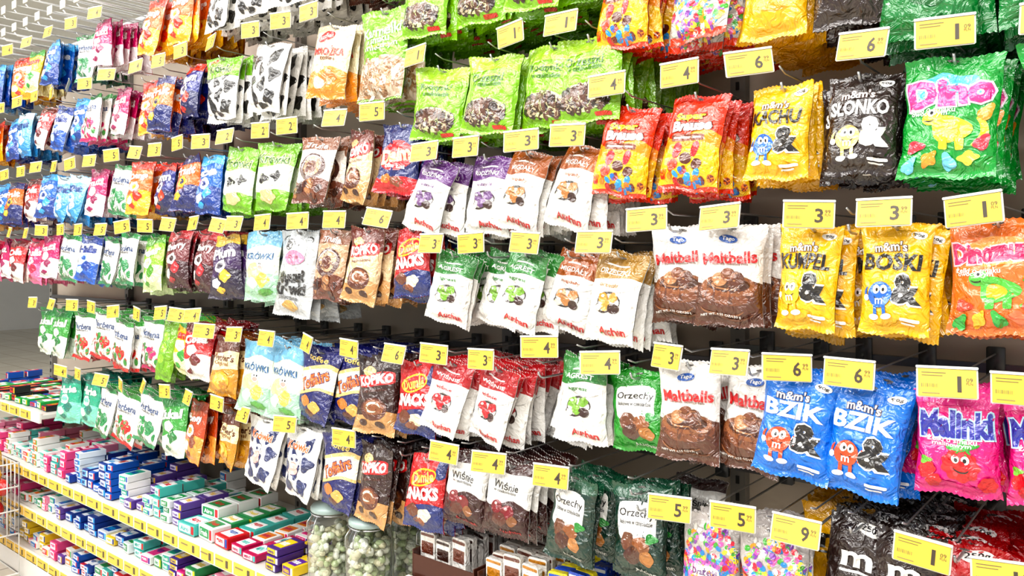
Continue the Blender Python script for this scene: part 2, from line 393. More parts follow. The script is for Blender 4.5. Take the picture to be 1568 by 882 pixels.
def superb():
    return [B('#F0A01E',-.9,.15,.0,1,0,.12),B('#F5C81E',-.9,-.1,.0,1,0,.1),B('#E23A18',.85,1),T('#F8E24A','Super',-.1,.52,.56,.10,rot=.08,ol='#5A1C10',off=.05),T(W,'Brause',.0,.34,.70,.12,rot=.08,ol='#5A1C10',off=.05),
        R('#7A3A1C',-.05,.08,.6,.07,.05),R(W,-.05,.08,.5,.02,.05),K('#E0202E',-.35,-.2,.22,.13,2,.15,1.5),K('#E0202E',.3,-.15,.2,.12,2,.15,1.2),K('#5A2A18',.0,-.35,.2,.12,0,0),K('#C8401A',-.4,-.5,.2,.12,0,0),K('#5A2A18',.4,-.45,.18,.11,0,0),
        D(['#D8202C','#2A7AC8','#E84A1C','#F08A1C','#7A2A18','#3A9AD8'],26,0,-.72,.85,.14,.12,6)]
def beans(lbl):
    return [D(['#E0304A','#2A8AC8','#4AA83A','#F4A21C','#F6E04A','#E86AB0','#8A4AA8','#E4E0D8'],300,0,-.05,.9,.84,.10,9)]+([R(lbl,-.1,-.1,.62,.3),R(W,-.1,0,.5,.1),T('#5A2A6A','Drażetki',-.1,0,.4,.06),R(W,-.1,-.26,.4,.03)] if lbl else [])
def plainb(c2,word,tc=W,badge=None):
    l=[B(c2,.78,1),T(tc,word,0,.3,.5 if len(word)<4 else .8,.13,off=.03),K(c2,.1,-.3,.5,.26,5,.08),R(tc,0,.1,.5,.02)]
    if badge: l+=[E(W,.30,.84,.42,.10),T(BK,badge,.30,.84,.30,.06)]
    return l
def gen(c2,c3,word,tc=W,lab=W,s=0):
    return [B(c2,-1,-.2,0,.8,s,.12),B(c3,.68,1,.04,1,s),T(tc,word,0,.42,.8,.16,rot=.08,off=.05),K(lab,-.1,.02,.4,.2,5,.08),K(c3,.25,-.3,.34,.2,4,.12),K(lab,-.35,-.5,.3,.16,5,.1),K(c3,-.1,-.72,.24,.1,4,.1),E(c2,-.1,.03,.2,.1)]
def berries(c,leaf='#3C8A3A',word='Verbena'):
    return [T('#2C4A7A',word,0,.42,.8,.12,off=.02),T('#666666','cukierki',0,.26,.5,.05),K(leaf,-.3,-.1,.3,.14,5,.3),K(leaf,.3,-.2,.3,.14,5,.3),D([c,leaf,c,'#E9E9DC'],34,0,-.45,.8,.34,.15,2),B(leaf,.82,1),B(c,-1,-.86)]
def peas():
    return [E('#6FA522',0,.0,.5,.75),E('#96C23A',0,.4,.4,.16),E('#96C23A',0,.05,.42,.17),E('#96C23A',0,-.3,.4,.16),E('#B8D460',-.1,.45,.12,.05),E('#B8D460',-.1,.1,.12,.05)]

DES = {
 'kachu':('peanut_candy_bag',.110,.168,'#F2B804',mm('KACHU',BK,'#2C72C8','#F5BE08')),
 'kumpel':('peanut_candy_bag',.110,.180,'#F2B804',mm('KUMPEL',BK,'#E7C23A','#F5BE08')),
 'boski':('peanut_candy_bag',.110,.178,'#F2B804',mm('BOSKI',BK,'#2C72C8','#F5BE08')),
 'bzik':('crispy_candy_bag',.124,.180,'#0878D8',mm('BZIK',W,'#E0592A','#0E7EDC')),
 'slonko':('chocolate_candy_bag',.114,.168,'#2A1D1A',mm('SŁONKO',W,'#E8CF8A','#30221F',amp=W)),
 'malt':('malted_milk_ball_bag',.128,.184,'#EBE7E2',malt()),
 'malinki':('raspberry_gummy_bag',.120,.158,'#DC2484',malin()),
 'dino':('dinosaur_gummy_bag',.136,.190,'#169A3E',dino('#E04A98','#F8E0F0','#F0D83A',['#E04A5A','#F2A23A','#7AC8E8','#F0E05A'],'Dino','#5ABEE0')),
 'dinor':('dinosaur_gummy_bag',.134,.170,'#E27C38',dino('#C82A6A','#F8D0D8','#5AB84A',['#E04A2A','#F2C23A','#3AA84A','#F0805A'],'Dinozaury','#EFA862')),
 'super':('sherbet_sweets_bag',.126,.176,'#E64214',superb()),
 'au_p':('chocolate_raisin_bag',.122,.178,W,auch('#5E2472','#6B4A7A','RODZYNKI')),
 'au_b':('chocolate_almond_bag',.122,.172,W,auch('#A05A26','#B07A44','MIGDAŁY')),
 'au_g':('chocolate_gooseberry_bag',.122,.170,W,auch('#2A7A30','#7AA83A','AGREST')),
 'au_o':('chocolate_peanut_bag',.128,.182,W,auch('#A07A2C','#C8963C','ORZESZKI')),
 'au_r':('chocolate_cherry_bag',.118,.174,W,auch('#B01826','#B8202E','WIŚNIE')),
 'lime':('chocolate_covered_nut_bag',.160,.172,'#88BE18',lime()),
 'lime2':('chocolate_covered_nut_bag',.160,.178,'#88BE18',lime('Orzeszki')),
 'wis':('cherry_chocolate_bag',.126,.165,W,wis()),
 'orz':('hazelnut_chocolate_bag',.122,.175,'#0E3226',orz()),
 'orzg':('hazelnut_chocolate_bag',.130,.158,'#26922A',orz('#26922A')),
 'kop':('coffee_candy_bag',.128,.190,'#E4CCA6',kop()),
 'kopd':('coffee_candy_bag',.132,.197,'#341914',kop('#3A1E18','#2A1512')),
 'cowg':('cream_fudge_bag',.170,.195,W,cow('#1E1B1A','#7AB41A')),
 'cowb':('cream_fudge_bag',.170,.205,W,cow('#1E1B1A')),
 'cown':('milk_fudge_bag',.155,.190,W,cow('#26305E',None,'#26305E')),
 'karm':('caramel_candy_bag',.195,.230,'#80B61E',karm()),
 'cream':('toffee_candy_bag',.155,.205,'#EEDFBE',creamred()),
 'truf':('truffle_candy_bag',.145,.192,'#E6DAD0',truf()),
 'snack':('chewy_toffee_bag',.132,.174,'#BE0E1A',snack()),
 'daim':('almond_toffee_bag',.150,.178,'#1E2A66',daim()),
 'navy':('caramel_toffee_bag',.145,.195,'#202262',navy()),
 'krow':('fudge_candy_bag',.145,.208,'#E0E8D8',krow()),
 'muu':('milk_fudge_bag',.185,.248,'#BDC0C2',muu()),
 'toff':('toffee_candy_bag',.135,.190,'#C09E7E',truf()),
 'wer':('butter_candy_bag',.145,.180,'#C89020',wer()),
 'limek':('milk_candy_bag',.160,.200,'#7AB41A',[B('#E4ECD0',-.45,.3,.06,1,0,.06),T('#3A6A14','Krówki',0,.5,.8,.14,ol='#E8F2B0'),K('#1E1B1A',-.3,-.1,.3,.14,3,.25),K('#1E1B1A',.4,.0,.26,.14,4,.25),K('#D8C090',0,-.6,.5,.2,5,.1)]),
 'beans':('sugar_coated_candy_bag',.120,.195,'#B8B0AC',beans('#B85AA8')),
 'beansr':('jelly_bean_bag',.128,.185,'#C8C4BE',beans(None)+[B('#E04A22',.62,1),B('#E04A22',-1,-.85),T(W,'JELLY',0,.78,.6,.08)]),
 'brown':('dark_chocolate_bag',.110,.190,'#2A1A16',plainb('#241612','m',W,'250g')),
 'redb':('milk_chocolate_bag',.120,.185,'#C00C18',plainb('#B00A14','m',W,'250g')),
 'yel':('peanut_candy_bag',.120,.190,'#ECB006',plainb('#DCA006','m',BK)),
 'grn':('gummy_candy_bag',.145,.215,'#107636',plainb('#0C602A','ŻELKI',W)),
 'gblue':('mint_candy_bag',.155,.188,'#0E68BC',gen('#0C4292','#4AB0E8','Ice')),
 'glblue':('mint_candy_bag',.155,.188,'#7EC0E6',gen('#4098D2','#D0E8F4','Mint','#1E4A8A')),
 'gmag':('fruit_candy_bag',.155,.178,'#C8186C',gen('#F0ECEC','#980E58','Frutti')),
 'gora':('orange_candy_bag',.155,.192,'#EC7214',gen('#F2BE32','#DC3610','Orange')),
 'gno':('fruit_caramel_bag',.155,.190,'#EC7418',gen('#162468','#162468','Fruit',W,'#F6C23A')),
 'gnavy':('licorice_candy_bag',.150,.182,'#1A287C',gen('#121A54','#E03E20','Nimm')),
 'gwg':('herbal_candy_bag',.165,.182,W,berries('#3C8A5A','#2E8A4A')),
 'gwr':('strawberry_candy_bag',.180,.184,W,berries('#D8201E')),
 'gwp':('berry_candy_bag',.155,.188,W,berries('#D82074')),
 'gpink':('fruit_candy_bag',.165,.188,'#DC3274',gen('#F080A8','#B80E4A','Pudis')),
 'ggreen':('eucalyptus_candy_bag',.155,.196,'#40983F',gen('#E0E8D8','#1C7838','Eukal')),
 'gteal':('herbal_candy_bag',.165,.188,'#2EA686',gen('#80D0B8','#1C7868','Herbs')),
 'gdred':('cherry_candy_bag',.140,.196,'#680E1C',gen('#3C0A18','#B8303A','Cherry')),
 'gpurp':('plum_candy_bag',.140,.196,'#3C1E52',gen('#241634','#E8C04A','Plum')),
 'glime':('pear_candy_bag',.150,.196,'#90C030',gen('#D4E4AE','#56981A','Pear')),
 'gora2':('honey_candy_bag',.160,.196,'#B84E1A',gen('#ECA04A','#84381A','Honey')),
 'gyel':('lemon_candy_bag',.150,.186,'#ECC622',gen('#F4ECBA','#3A9A3A','Lemon','#C8201E')),
 'gwb':('menthol_candy_bag',.150,.186,'#EAEEF2',gen('#2462B8','#164494','Halls','#1A3A8A','#BFE0F4')),
 'gred':('cola_candy_bag',.150,.186,'#C4161E',gen('#EEE8E0','#6A1018','Cola')),
 'peas':('gummy_pea_pod_bag',.085,.212,'#7CAE20',peas()),
}
BAG={}
def bag(k):
    if k not in BAG:
        n,w,h,b,a=DES[k]; BAG[k]=(n,[make_bag(k+'_mesh',w,h,b,a,var=v) for v in range(2)],w,h)
    return BAG[k]

# ------------------------------------------------------------------ price tags and hooks
def flatS(w,h):
    return lambda u,v,off=0:(u*w/2,-off,v*h/2)
TAG={}
def tag(p):
    if p in TAG: return TAG[p]
    mb=MB(); w,h=.077,.042
    mb.box(0,.0012,0,w+.004,.0012,h+.002,mat('#CFCDC2','paper'),.002)
    mb.box(0,-.0005,h/2+.002,w+.005,.003,.004,mat('#CDCFC9','card'),.001)
    S=flatS(w,h)
    art=[R('#EDC95C',0,0,.99,.97),T('#4A4238',p,.42,-.05,.07 if p=='1' else .17,.56,off=.02),T('#5A5242','99' if p!='1' else '09',.76,.26,.11,.14,off=.0),T('#5A5242','PLN',.76,.0,.11,.09,off=.0),
         R('#7A7050',-.45,.70,.42,.03),R('#7A7050',-.5,.50,.36,.025),R('#9A8E62',-.55,-.74,.3,.035)]
    for i in range(9): art.append(R('#857A56',-.86+.065*i,-.2,.008 if i%3 else .014,.13))
    draw(mb,art,w,h,S,'paper')
    TAG[p]=mb.mesh('price_tag_mesh',False); return TAG[p]
def mk_hook():
    mb=MB(); m=mat('#C2C3C4','metal')
    mb.tube([(0,.37,0),(0,.0,0),(0,-.012,.004),(0,-.018,.014)],.0024,m)
    mb.tube([(0,.37,.03),(0,.0,.032),(0,-.026,.040)],.0017,m)
    mb.box(0,.365,.015,.03,.012,.055,mat('#4A4B4C','card'))
    return mb.mesh('hook_mesh')
HOOK=mk_hook()
rs=random.Random(11)
def stack(k,X,Z,n=6,price='3',roll=0,drop=.032,tagX=None,y0=.0,sp=.021,yaw=0,tg=True):
    nm,mes,w,h=bag(k)
    e=bpy.data.objects.new(nm+'_stack',None); e.empty_display_size=.05; COL.objects.link(e)
    zh=Z-drop
    e.location=(X,0,zh)
    obj('display_hook',HOOK,e)
    y=y0+.004
    n=int(n*1.15+.5)
    for i in range(n):
        if y>.33: break
        fr=i==0
        sc=(rs.uniform(.97,1.03),rs.uniform(.95,1.15) if fr else rs.uniform(.5,.75),rs.uniform(.97,1.02))
        r=roll+rs.gauss(0,1.3) if fr else roll*.7+rs.gauss(0,5)
        pit=-max(0,6-i*1.2)+rs.gauss(0,2)
        obj('bag',mes[rs.randint(0,1)],e,(rs.uniform(-.004,.004)+(0 if fr else rs.gauss(0,.006)),y,.002+rs.uniform(-.003,0)-(0 if fr else abs(rs.gauss(0,.005)))),(radians(pit),radians(r),radians(yaw+rs.gauss(0,5 if fr else 7))),sc)
        y+=sp*(1.2 if fr else rs.uniform(.7,1.25))
    if tg:
        tx=(tagX-X) if tagX is not None else 0
        obj('price_tag',tag(price),e,(tx,-.040,drop),(radians(rs.uniform(-18,2)),radians(rs.gauss(0,3)),radians(rs.gauss(3,12))))
    return e

# ---- right bay
R0,R1,R2,R3,R4=1.985,1.725,1.460,1.205,.935
for k,X,n,r,d in [('super',-.815,12,6,.02),('beansr',-.655,10,2,.03),('yel',-.52,12,0,.04),('brown',-.40,12,-2,.04),('grn',-.27,13,4,.06),('grn',-.14,13,-3,.06),('redb',-.02,8,0,.04)]:
    stack(k,X,R0,n,'4',r,d,tg=False)
for k,X,n,p,r,d,t in [('super',-.812,6,'4',10,.052,-.846),('super',-.668,8,'4',8,.046,-.689),('kachu',-.508,8,'6',1,.050,-.556),('slonko',-.382,7,'6',2,.050,-.371),('dino',-.246,5,'1',6,.042,-.254),('dino',-.10,6,'1',-4,.032,-.12)]:
    stack(k,X,R1,n,p,r,d,t)
for k,X,n,p,r,d,t,y in [('malt',-.722,4,'3',-2,.022,-.757,.03),('malt',-.606,4,'3',2,.022,-.611,0),('kumpel',-.458,8,'3',1,.026,-.454,0),('boski',-.328,4,'3',-1,.026,-.339,0),('dinor',-.190,5,'1',0,.024,-.217,0),('dinor',-.04,5,'1',2,.022,-.06,0)]:
    stack(k,X,R2,n,p,r,d,t,y0=y)
for k,X,n,p,r,d,t,y in [('malt',-.684,3,'3',-1,.024,-.715,0),('malt',-.566,3,'3',4,.024,-.593,.03),('bzik',-.480,4,'6',6,.024,-.49,-.005),('bzik',-.362,8,'6',8,.028,-.391,0),('malinki',-.246,5,'1',1,.026,-.251,0),('malinki',-.128,5,'1',-2,.026,-.155,0),('malinki',.0,4,'1',-2,.024,0,0)]:
    stack(k,X,R3,n,p,r,d,t,y0=y)
stack('kumpel',-.398,R2,5,'3',-4,.03,y0=.07,tg=False)
for k,X,n,p,r,d,t,y in [('beans',-.640,4,'5',2,.03,-.586,0),('beans',-.53,5,'9',-3,.03,-.476,0),('yel',-.455,7,'9',0,.0,-.395,.12),('redb',-.245,10,'1',0,.005,-.285,.05),('redb',-.15,10,'1',0,.02,-.18,.02)]:
    stack(k,X,R4,n,p,r,d,t,y0=y,tg=(k!='yel' and X!=-.245))
stack('brown',-.395,R4+.01,8,'9',3,.005,-.395,y0=.05,sp=.036,tg=False)
stack('brown',-.315,R4+.01,8,'1',2,.005,-.285,y0=.03,sp=.036)
stack('wis',-.79,R4-.01,1,'5',0,.03,-.709,y0=.25)
# ---- middle bay
for k,X,n,p,r,t in [('lime2',-1.37,12,'1',2,0),('lime',-1.2,12,'1',4,0),('lime2',-1.035,12,'1',4,0),('lime',-.92,12,'1',4,0)]:
    stack(k,X,2.10,n,p,r,.02)
for k,X,n,p,r,t in [('lime',-1.33,6,'1',5,-1.385),('lime2',-1.165,13,'1',5,-1.09),('lime',-1.0,6,'1',4,-.957),('lime2',-.905,13,'1',3,-.957)]:
    stack(k,X,1.866,n,p,r,.04,t,tg=(X!=-.905))
for k,X,n,p,r,t,y in [('au_p',-1.345,6,'3',14,-1.354,0),('au_p',-1.185,5,'3',6,-1.221,.01),('au_b',-1.065,6,'3',13,-1.06,0),('au_b',-.925,8,'3',13,-.94,0)]:
    stack(k,X,1.635,n,p,r,.03,t,y0=y)
for k,X,n,p,r,t,y in [('au_g',-1.287,7,'3',10,-1.332,0),('au_g',-1.175,4,'3',9,-1.205,.06),('au_g',-1.068,7,'3',9,-1.051,0),('au_b',-.955,6,'3',12,-.97,.03),('au_o',-.835,6,'3',5,-.876,0)]:
    stack(k,X,1.418,n,p,r,.032,t,y0=y,tg=(X!=-.955))
for k,X,n,p,r,t,y,z in [('au_r',-1.29,10,'3',11,-1.322,0,1.16),('au_r',-1.150,12,'3',13,-1.175,0,1.16),('au_g',-.925,4,'4',3,-1.011,.0,1.20),('orzg',-.805,3,'4',-5,-.861,.02,1.18)]:
    stack(k,X,z,n,p,r,.03,t,y0=y)
stack('au_r',-1.03,1.16,6,'3',6,.03,y0=.14,tg=False)
for k,X,n,p,r,t,y in [('wis',-1.245,6,'4',4,-1.289,0),('wis',-1.112,7,'4',7,-1.152,0),('orz',-.945,5,'4',3,-.982,0),('orz',-.805,4,'4',-3,-.80,.03)]:
    stack(k,X,.935,n,p,r,.012,t,y0=y,tg=(X!=-.805))
# ---- left inner bay
for k,X,n,p in [('karm',-1.5,8,'3'),('truf',-1.7,8,'3'),('cowb',-1.9,9,'4'),('cowg',-2.1,9,'5'),('cowg',-2.3,9,'5')]:
    stack(k,X,2.33,n,p,2,.05)
for k,X,n,p,t in [('cowg',-2.29,9,'5',-2.3),('cowb',-2.035,9,'3',-2.08),('cream',-1.735,7,'3',-1.80),('karm',-1.53,8,'3',-1.93)]:
    stack(k,X,2.05,n,p,5,.05,t)
for k,X,n,p,t,r in [('limek',-2.18,7,'2',-2.22,7),('limek',-2.0,8,'2',-2.03,5),('truf',-1.795,7,'2',-1.90,3),('kop',-1.615,6,'4',-1.69,5),('daim',-1.462,6,'5',-1.54,5)]:
    stack(k,X,1.75,n,p,r,.045,t)
for k,X,n,p,t,r in [('krow',-2.07,7,'3',-2.17,3),('muu',-1.885,5,'4',-2.02,2),('toff',-1.735,7,'4',-1.85,3),('kop',-1.595,10,'4',-1.69,8),('snack',-1.43,6,'6',-1.52,-2)]:
    stack(k,X,1.483,n,p,r,.036,t)
for k,X,n,p,t,r in [('wer',-2.26,8,'3',-2.34,3),('krow',-2.08,7,'3',-2.17,3),('krow',-1.94,5,'4',-2.0,2),('navy',-1.79,12,'4',-1.81,8),('kopd',-1.55,6,'4',-1.63,2),('snack',-1.41,7,'6',-1.46,3)]:
    stack(k,X,1.149,n,p,r,.03,t)
stack('navy',-1.68,1.149,8,'4',6,.03,y0=.03,tg=False)
for k,X,n,p,t,r in [('cown',-2.05,6,'5',-2.12,6),('cown',-1.87,6,'5',-1.91,3),('navy',-1.70,6,'4',-1.65,5),('kopd',-1.555,9,'4',-1.5,3),('snack',-1.375,6,'4',-1.4,0)]:
    stack(k,X,.915,n,p,r,.022,t,tg=(X not in(-1.375,-1.555)))
stack('kopd',-1.46,.915,6,'4',4,.022,y0=.08,tg=False)
# ---- left outer bays
def row(Z,items,drop=.038,yy=0):
    for X,k,n in items: stack(k,X+rs.uniform(-.01,.01),Z+rs.uniform(-.008,.008),n+2,rs.choice('34535'),rs.gauss(3,3.5),drop+rs.uniform(-.006,.01),y0=rs.uniform(-.01,.03))
row(2.30,[(-2.52,'gora',7),(-2.68,'gora',8),(-3.12,'gmag',4),(-3.33,'gwg',4),(-3.55,'gblue',3),(-3.78,'gyel',3),(-4.0,'gora',4),(-4.2,'gblue',4),(-4.4,'glblue',4)])
row(2.05,[(-2.48,'gnavy',6),(-2.64,'gno',6),(-2.80,'gora',6),(-3.02,'gmag',5),(-3.2,'gwp',3),(-3.36,'gblue',6),(-3.53,'gwb',5),(-3.7,'gred',5),(-3.9,'glblue',4),(-4.1,'gblue',5),(-4.3,'gora',5)],.05)
row(1.75,[(-2.36,'gblue',5),(-2.5,'gno',5),(-2.65,'gnavy',7),(-2.80,'gora',6),(-2.98,'gwg',6),(-3.16,'gmag',6),(-3.34,'glblue',6),(-3.50,'glblue',6),(-3.68,'gblue',5),(-3.86,'gred',4),(-4.04,'gno',5),(-4.22,'gblue',5),(-4.4,'gora',5)],.045)
row(1.483,[(-2.26,'gpurp',7),(-2.40,'gdred',8),(-2.56,'gdred',6),(-2.72,'glime',6),(-2.90,'gwg',9),(-3.08,'gwg',8),(-3.26,'gwb',6),(-3.44,'gwg',6),(-3.62,'gmag',5),(-3.80,'gpink',5),(-3.98,'gred',5),(-4.16,'gmag',5),(-4.34,'gpink',5)],.036)
row(1.187,[(-2.42,'gred',4),(-2.50,'gyel',3),(-2.62,'peas',3),(-2.78,'gwp',6),(-2.96,'gwr',5),(-3.14,'gwr',5),(-3.32,'gwr',5),(-3.52,'ggreen',5),(-3.72,'ggreen',3)],.034)
row(.925,[(-2.26,'wer',6),(-2.44,'gora2',6),(-2.58,'ggreen',3),(-2.74,'gwg',6),(-2.90,'gwr',5),(-3.08,'gwg',5),(-3.26,'gteal',6),(-3.44,'gteal',6)],.034)
mb=MB()
for i in range(14):
    X=-2.78-.13*i
    for Z in (2.36,2.46):
        mb.tube([(X,.37,Z),(X,-.02,Z),(X,-.03,Z+.012)],.003,mat('#E6E7E8','card'))
        mb.tube([(X,.37,Z+.03),(X,-.03,Z+.035)],.002,mat('#E6E7E8','card'))
        mb.box(X,-.032,Z+.035,.05,.002,.035,mat('#EDEBE2','paper'))
for Z in (2.36,2.46): mb.box(-3.55,.375,Z,2.2,.012,.02,mat('#E6E7E8','card'))
obj('empty_display_hooks',mb.mesh('empty_hooks'))

# ------------------------------------------------------------------ gondola
g=bpy.data.objects.new('gondola_shelving',None); COL.objects.link(g)
mb=MB(); mp=mat('#C2B5A5','paint'); md=mat('#7E7B76','card')
mb.box(-1.07,.41,1.22,2.70,.03,2.44,mp,.004)
mb.box(-3.53,.41,1.13,2.20,.03,2.26,mp,.004)
obj('back_panel',mb.mesh('back_panel',False),g)
mb=MB()
for X in (-4.62,-3.75,-2.9,-2.42,-1.44,-.755,.25):
    mb.box(X,.385,1.24,.035,.03,2.48,md,.004)
    for i in range(60):
        mb.box(X,.3685,.1+i*.039,.008,.002,.018,mat('#2E2D2C','card'))
obj('slotted_uprights',mb.mesh('uprights',False),g)
mb=MB()
def rail(x0,x1,Z): mb.box((x0+x1)/2,.372,Z,x1-x0,.012,.018,mat('#7F7E80','metal'))
for Z in (R0,R1,R2,R3,R4): rail(-.76,.2,Z-.025)
for Z in (2.1,1.866,1.635,1.418,1.17,.935,.70): rail(-1.42,-.77,Z-.025)
for Z in (2.33,2.05,1.75,1.483,1.149,.915): rail(-2.4,-1.46,Z-.025)
for Z in (2.3,2.05,1.75,1.483,1.187,.925): rail(-4.6,-2.44,Z-.025)
obj('hook_rails',mb.mesh('rails',False),g)
mb=MB(); ms=mat('#D9D6CF','card'); mt=mat('#E6C25E','paper'); mw=mat('#EAE7DF','paper')
def shelf(x0,x1,Z,y=-.04):
    mb.box((x0+x1)/2,(y+.39)/2,Z-.012,x1-x0,.39-y,.02,ms,.003)
    mb.box((x0+x1)/2,y-.004,Z-.015,x1-x0,.008,.044,mw,.002)
    x=x0+.01
    rr=random.Random(int(Z*100))
    while x<x1-.1:
        wd=rr.uniform(.08,.14)
        mb.box(x+wd/2,y-.009,Z-.015,wd-.012,.002,.036,mt,.001)
        mb.box(x+wd*.7,y-.0105,Z-.015,.012,.001,.022,mat('#5A5040','paper'),.001)
        mb.box(x+wd*.3,y-.0105,Z-.010,.04,.001,.004,mat('#8A7E5A','paper'),.001)
        x+=wd
shelf(-4.62,-1.46,.47); shelf(-4.62,-1.46,.30); shelf(-4.62,-1.46,.12)
shelf(-1.44,-.77,.60,-.01); shelf(-1.44,.25,.36); shelf(-4.62,-3.62,.72,-.04)
mb.box(-2.18,.16,.045,4.85,.42,.09,mat('#E6E4DE','card'),.003)
obj('shelves',mb.mesh('shelves',False),g)

# ------------------------------------------------------------------ small boxes on shelves
def packs(name,x0,x1,z,pal,y0=-.02,y1=.34,hmax=.12,seed=1,wr=(.045,.075),hr=(.020,.038),dr=(.07,.11),words=('MINT','gum','Fresh','Airo','mints')):
    rr=random.Random(seed); mb=MB(); x=x0
    while x<x1-wr[0]:
        w=min(rr.uniform(*wr),x1-x); c1,c2,c3=rr.choice(pal); hh=rr.uniform(*hr); dd=rr.uniform(*dr); y=y0+rr.uniform(0,.02)
        lv0=max(1,int(rr.uniform(.4,1)*hmax/hh)); wd=rr.choice(words)
        while y+dd<y1:
            lv=max(1,lv0-rr.choice([0,0,1,1]))
            if rr.random()<.3: c1,c2,c3=rr.choice(pal)
            for l in range(lv):
                cx=x+w/2+rr.uniform(-.003,.003); cy=y+dd/2+rr.uniform(-.006,.006); cz=z+hh*(l+.5)+.001
                st=len(mb.v)
                bw=w-.007
                mb.box(cx,cy,cz,bw,dd-.006,hh-.002,mat(c1,'card'))
                fy=cy-(dd-.006)/2-.0006
                mb.box(cx-bw*.08,fy,cz,bw*.66,.0012,hh*.66,mat(c2,'card'))
                mb.box(cx+bw*.38,fy,cz,bw*.14,.0012,hh*.7,mat(c3,'card'))
                vv,ff=text_geo(wd,.03,False)
                mb.add([(cx-bw*.08+(p-.5)*bw*.5,fy-.0012,cz+(q-.5)*hh*.42) for p,q in vv],ff,mat(c1 if c1!=c2 else c3,'card'))
                if l==lv-1:
                    tz=cz+(hh-.002)/2
                    mb.box(cx,cy,tz+.0004,bw*.7,dd*.6,.0012,mat(c2,'card'))
                    mb.add([(cx+(p-.5)*bw*.55,cy+(q-.5)*dd*.3,tz+.0014) for p,q in vv],ff,mat(c3,'card'))
                mb.spin(st,cx,cy,radians(rr.gauss(0,3.5)))
            y+=dd
        x+=w+.002
    return obj(name,mb.mesh(name,False))
pk=[('#DC5A90','#F8E0EA','#D81E5A'),('#F0F0EE','#F08A3A','#3AA85A'),('#EC9AB4','#FFFFFF','#C8204A'),('#F4EEEA','#D8303A','#F0C83A'),('#F0F0EE','#5AB8A8','#D8303A')]
bl=[('#24448E','#E8EEF8','#3AA8E0'),('#2E3A7E','#8AC8F0','#FFFFFF'),('#1E62B4','#FFFFFF','#E03A3A'),('#E4ECF2','#2A5AA8','#3AA8E0')]
mixc=[('#644A92','#F0E8F8','#F0C83A'),('#EACB40','#FFFFFF','#2A4A9A'),('#F2F2F0','#3A8AC8','#D8303A'),('#E2E8EA','#2A8A4A','#FFFFFF')]
teal=[('#54B2AA','#FFFFFF','#D8303A'),('#F2F4F2','#2AA890','#2A5AA8'),('#38925A','#FFFFFF','#F0D83A'),('#C83038','#FFFFFF','#2A5AA8'),('#F2F4F2','#38925A','#D8303A')]
mag=[('#C83A80','#FFE0F0','#F0E03A'),('#B82A60','#FFFFFF','#5AC0B8'),('#F2F2F0','#D83A8A','#5A2A8A'),('#543A8C','#F2D23A','#FFFFFF'),('#F2F2F0','#E08A3A','#C82A6A')]
yp=[('#EACB40','#6A3A9A','#FFFFFF'),('#543A80','#F2D23A','#FFFFFF'),('#F0DC7A','#D8303A','#2A5AA8')]
packs('chewing_gum_boxes',-4.55,-3.45,.47,pk+teal[:2],seed=3,hmax=.14)
packs('mint_boxes',-3.44,-3.0,.47,bl,seed=4,hmax=.15)
packs('chewing_gum_boxes',-3.0,-2.55,.47,mixc+teal[:2],seed=5,hmax=.14)
packs('mint_boxes',-2.54,-2.25,.47,teal,seed=6,hmax=.10,wr=(.08,.11),hr=(.028,.045))
packs('chewing_gum_boxes',-2.24,-2.05,.47,mag,seed=7,hmax=.08,wr=(.06,.09))
packs('candy_boxes',-2.04,-1.90,.47,yp,seed=8,hmax=.13,wr=(.06,.068))
packs('chewing_gum_boxes',-4.55,-3.6,.30,pk+teal,seed=13,hmax=.11)
packs('mint_boxes',-3.59,-2.9,.30,bl+mixc,seed=14,hmax=.11)
packs('chewing_gum_boxes',-2.89,-1.5,.30,teal+mag+pk,seed=15,hmax=.11)
packs('candy_boxes',-4.55,-3.4,.12,mixc+pk,seed=23,hmax=.12)
packs('mint_boxes',-3.39,-2.5,.12,bl+teal,seed=24,hmax=.12)
packs('candy_boxes',-2.49,-1.5,.12,mag+mixc,seed=25,hmax=.12)
packs('chocolate_bar_boxes',-4.55,-3.66,.72,[('#2A5AA8','#D8303A','#FFFFFF'),('#2A2A2E','#D8303A','#F2D23A'),('#3AA85A','#FFFFFF','#F0C83A'),('#E8E4D8','#C8502A','#2A3A8A')],seed=31,hmax=.07)
def tray(name,x0,x1,z,seed,cols):
    mb=MB(); rr=random.Random(seed); c=mat('#4A2A20','card')
    mb.box((x0+x1)/2,.15,z+.004,x1-x0,.30,.006,c)
    mb.box((x0+x1)/2,.002,z+.03,x1-x0,.003,.055,c); mb.box((x0+x1)/2,.30,z+.05,x1-x0,.003,.09,c)
    for X in (x0+.002,x1-.002): mb.box(X,.15,z+.035,.003,.30,.065,c,.0005)
    x=x0+.03
    while x<x1-.02:
        y=.02
        while y<.28:
            c1,c2=rr.choice(cols); w=.048
            hz=rr.uniform(.085,.115)
            st=len(mb.v)
            mb.box(x,y+.01,z+.008+hz/2,w,.014,hz,mat(c1,'foil'),.004)
            mb.box(x,y+.0022,z+.008+hz*.62,w*.8,.0016,hz*.28,mat(c2,'foil'),.001)
            mb.box(x,y+.0022,z+.008+hz*.92,w*.9,.0016,hz*.06,mat(c2,'foil'),.001)
            mb.spin(st,x,y+.01,radians(rr.gauss(0,6)))
            y+=.024
        x+=.053
    obj(name,mb.mesh(name,False))
tray('chocolate_display_tray',-1.435,-1.23,.60,1,[('#EEEAE4','#6A3A2A'),('#EEEAE4','#3A2018')])
tray('chocolate_display_tray',-1.22,-1.05,.60,2,[('#EEEAE4','#B8802A'),('#EDE6DC','#6A3A2A')])
tray('wafer_display_tray',-1.04,-.93,.60,3,[('#F2E23A','#2A5AC0'),('#2A5AC0','#F4F4F0')])
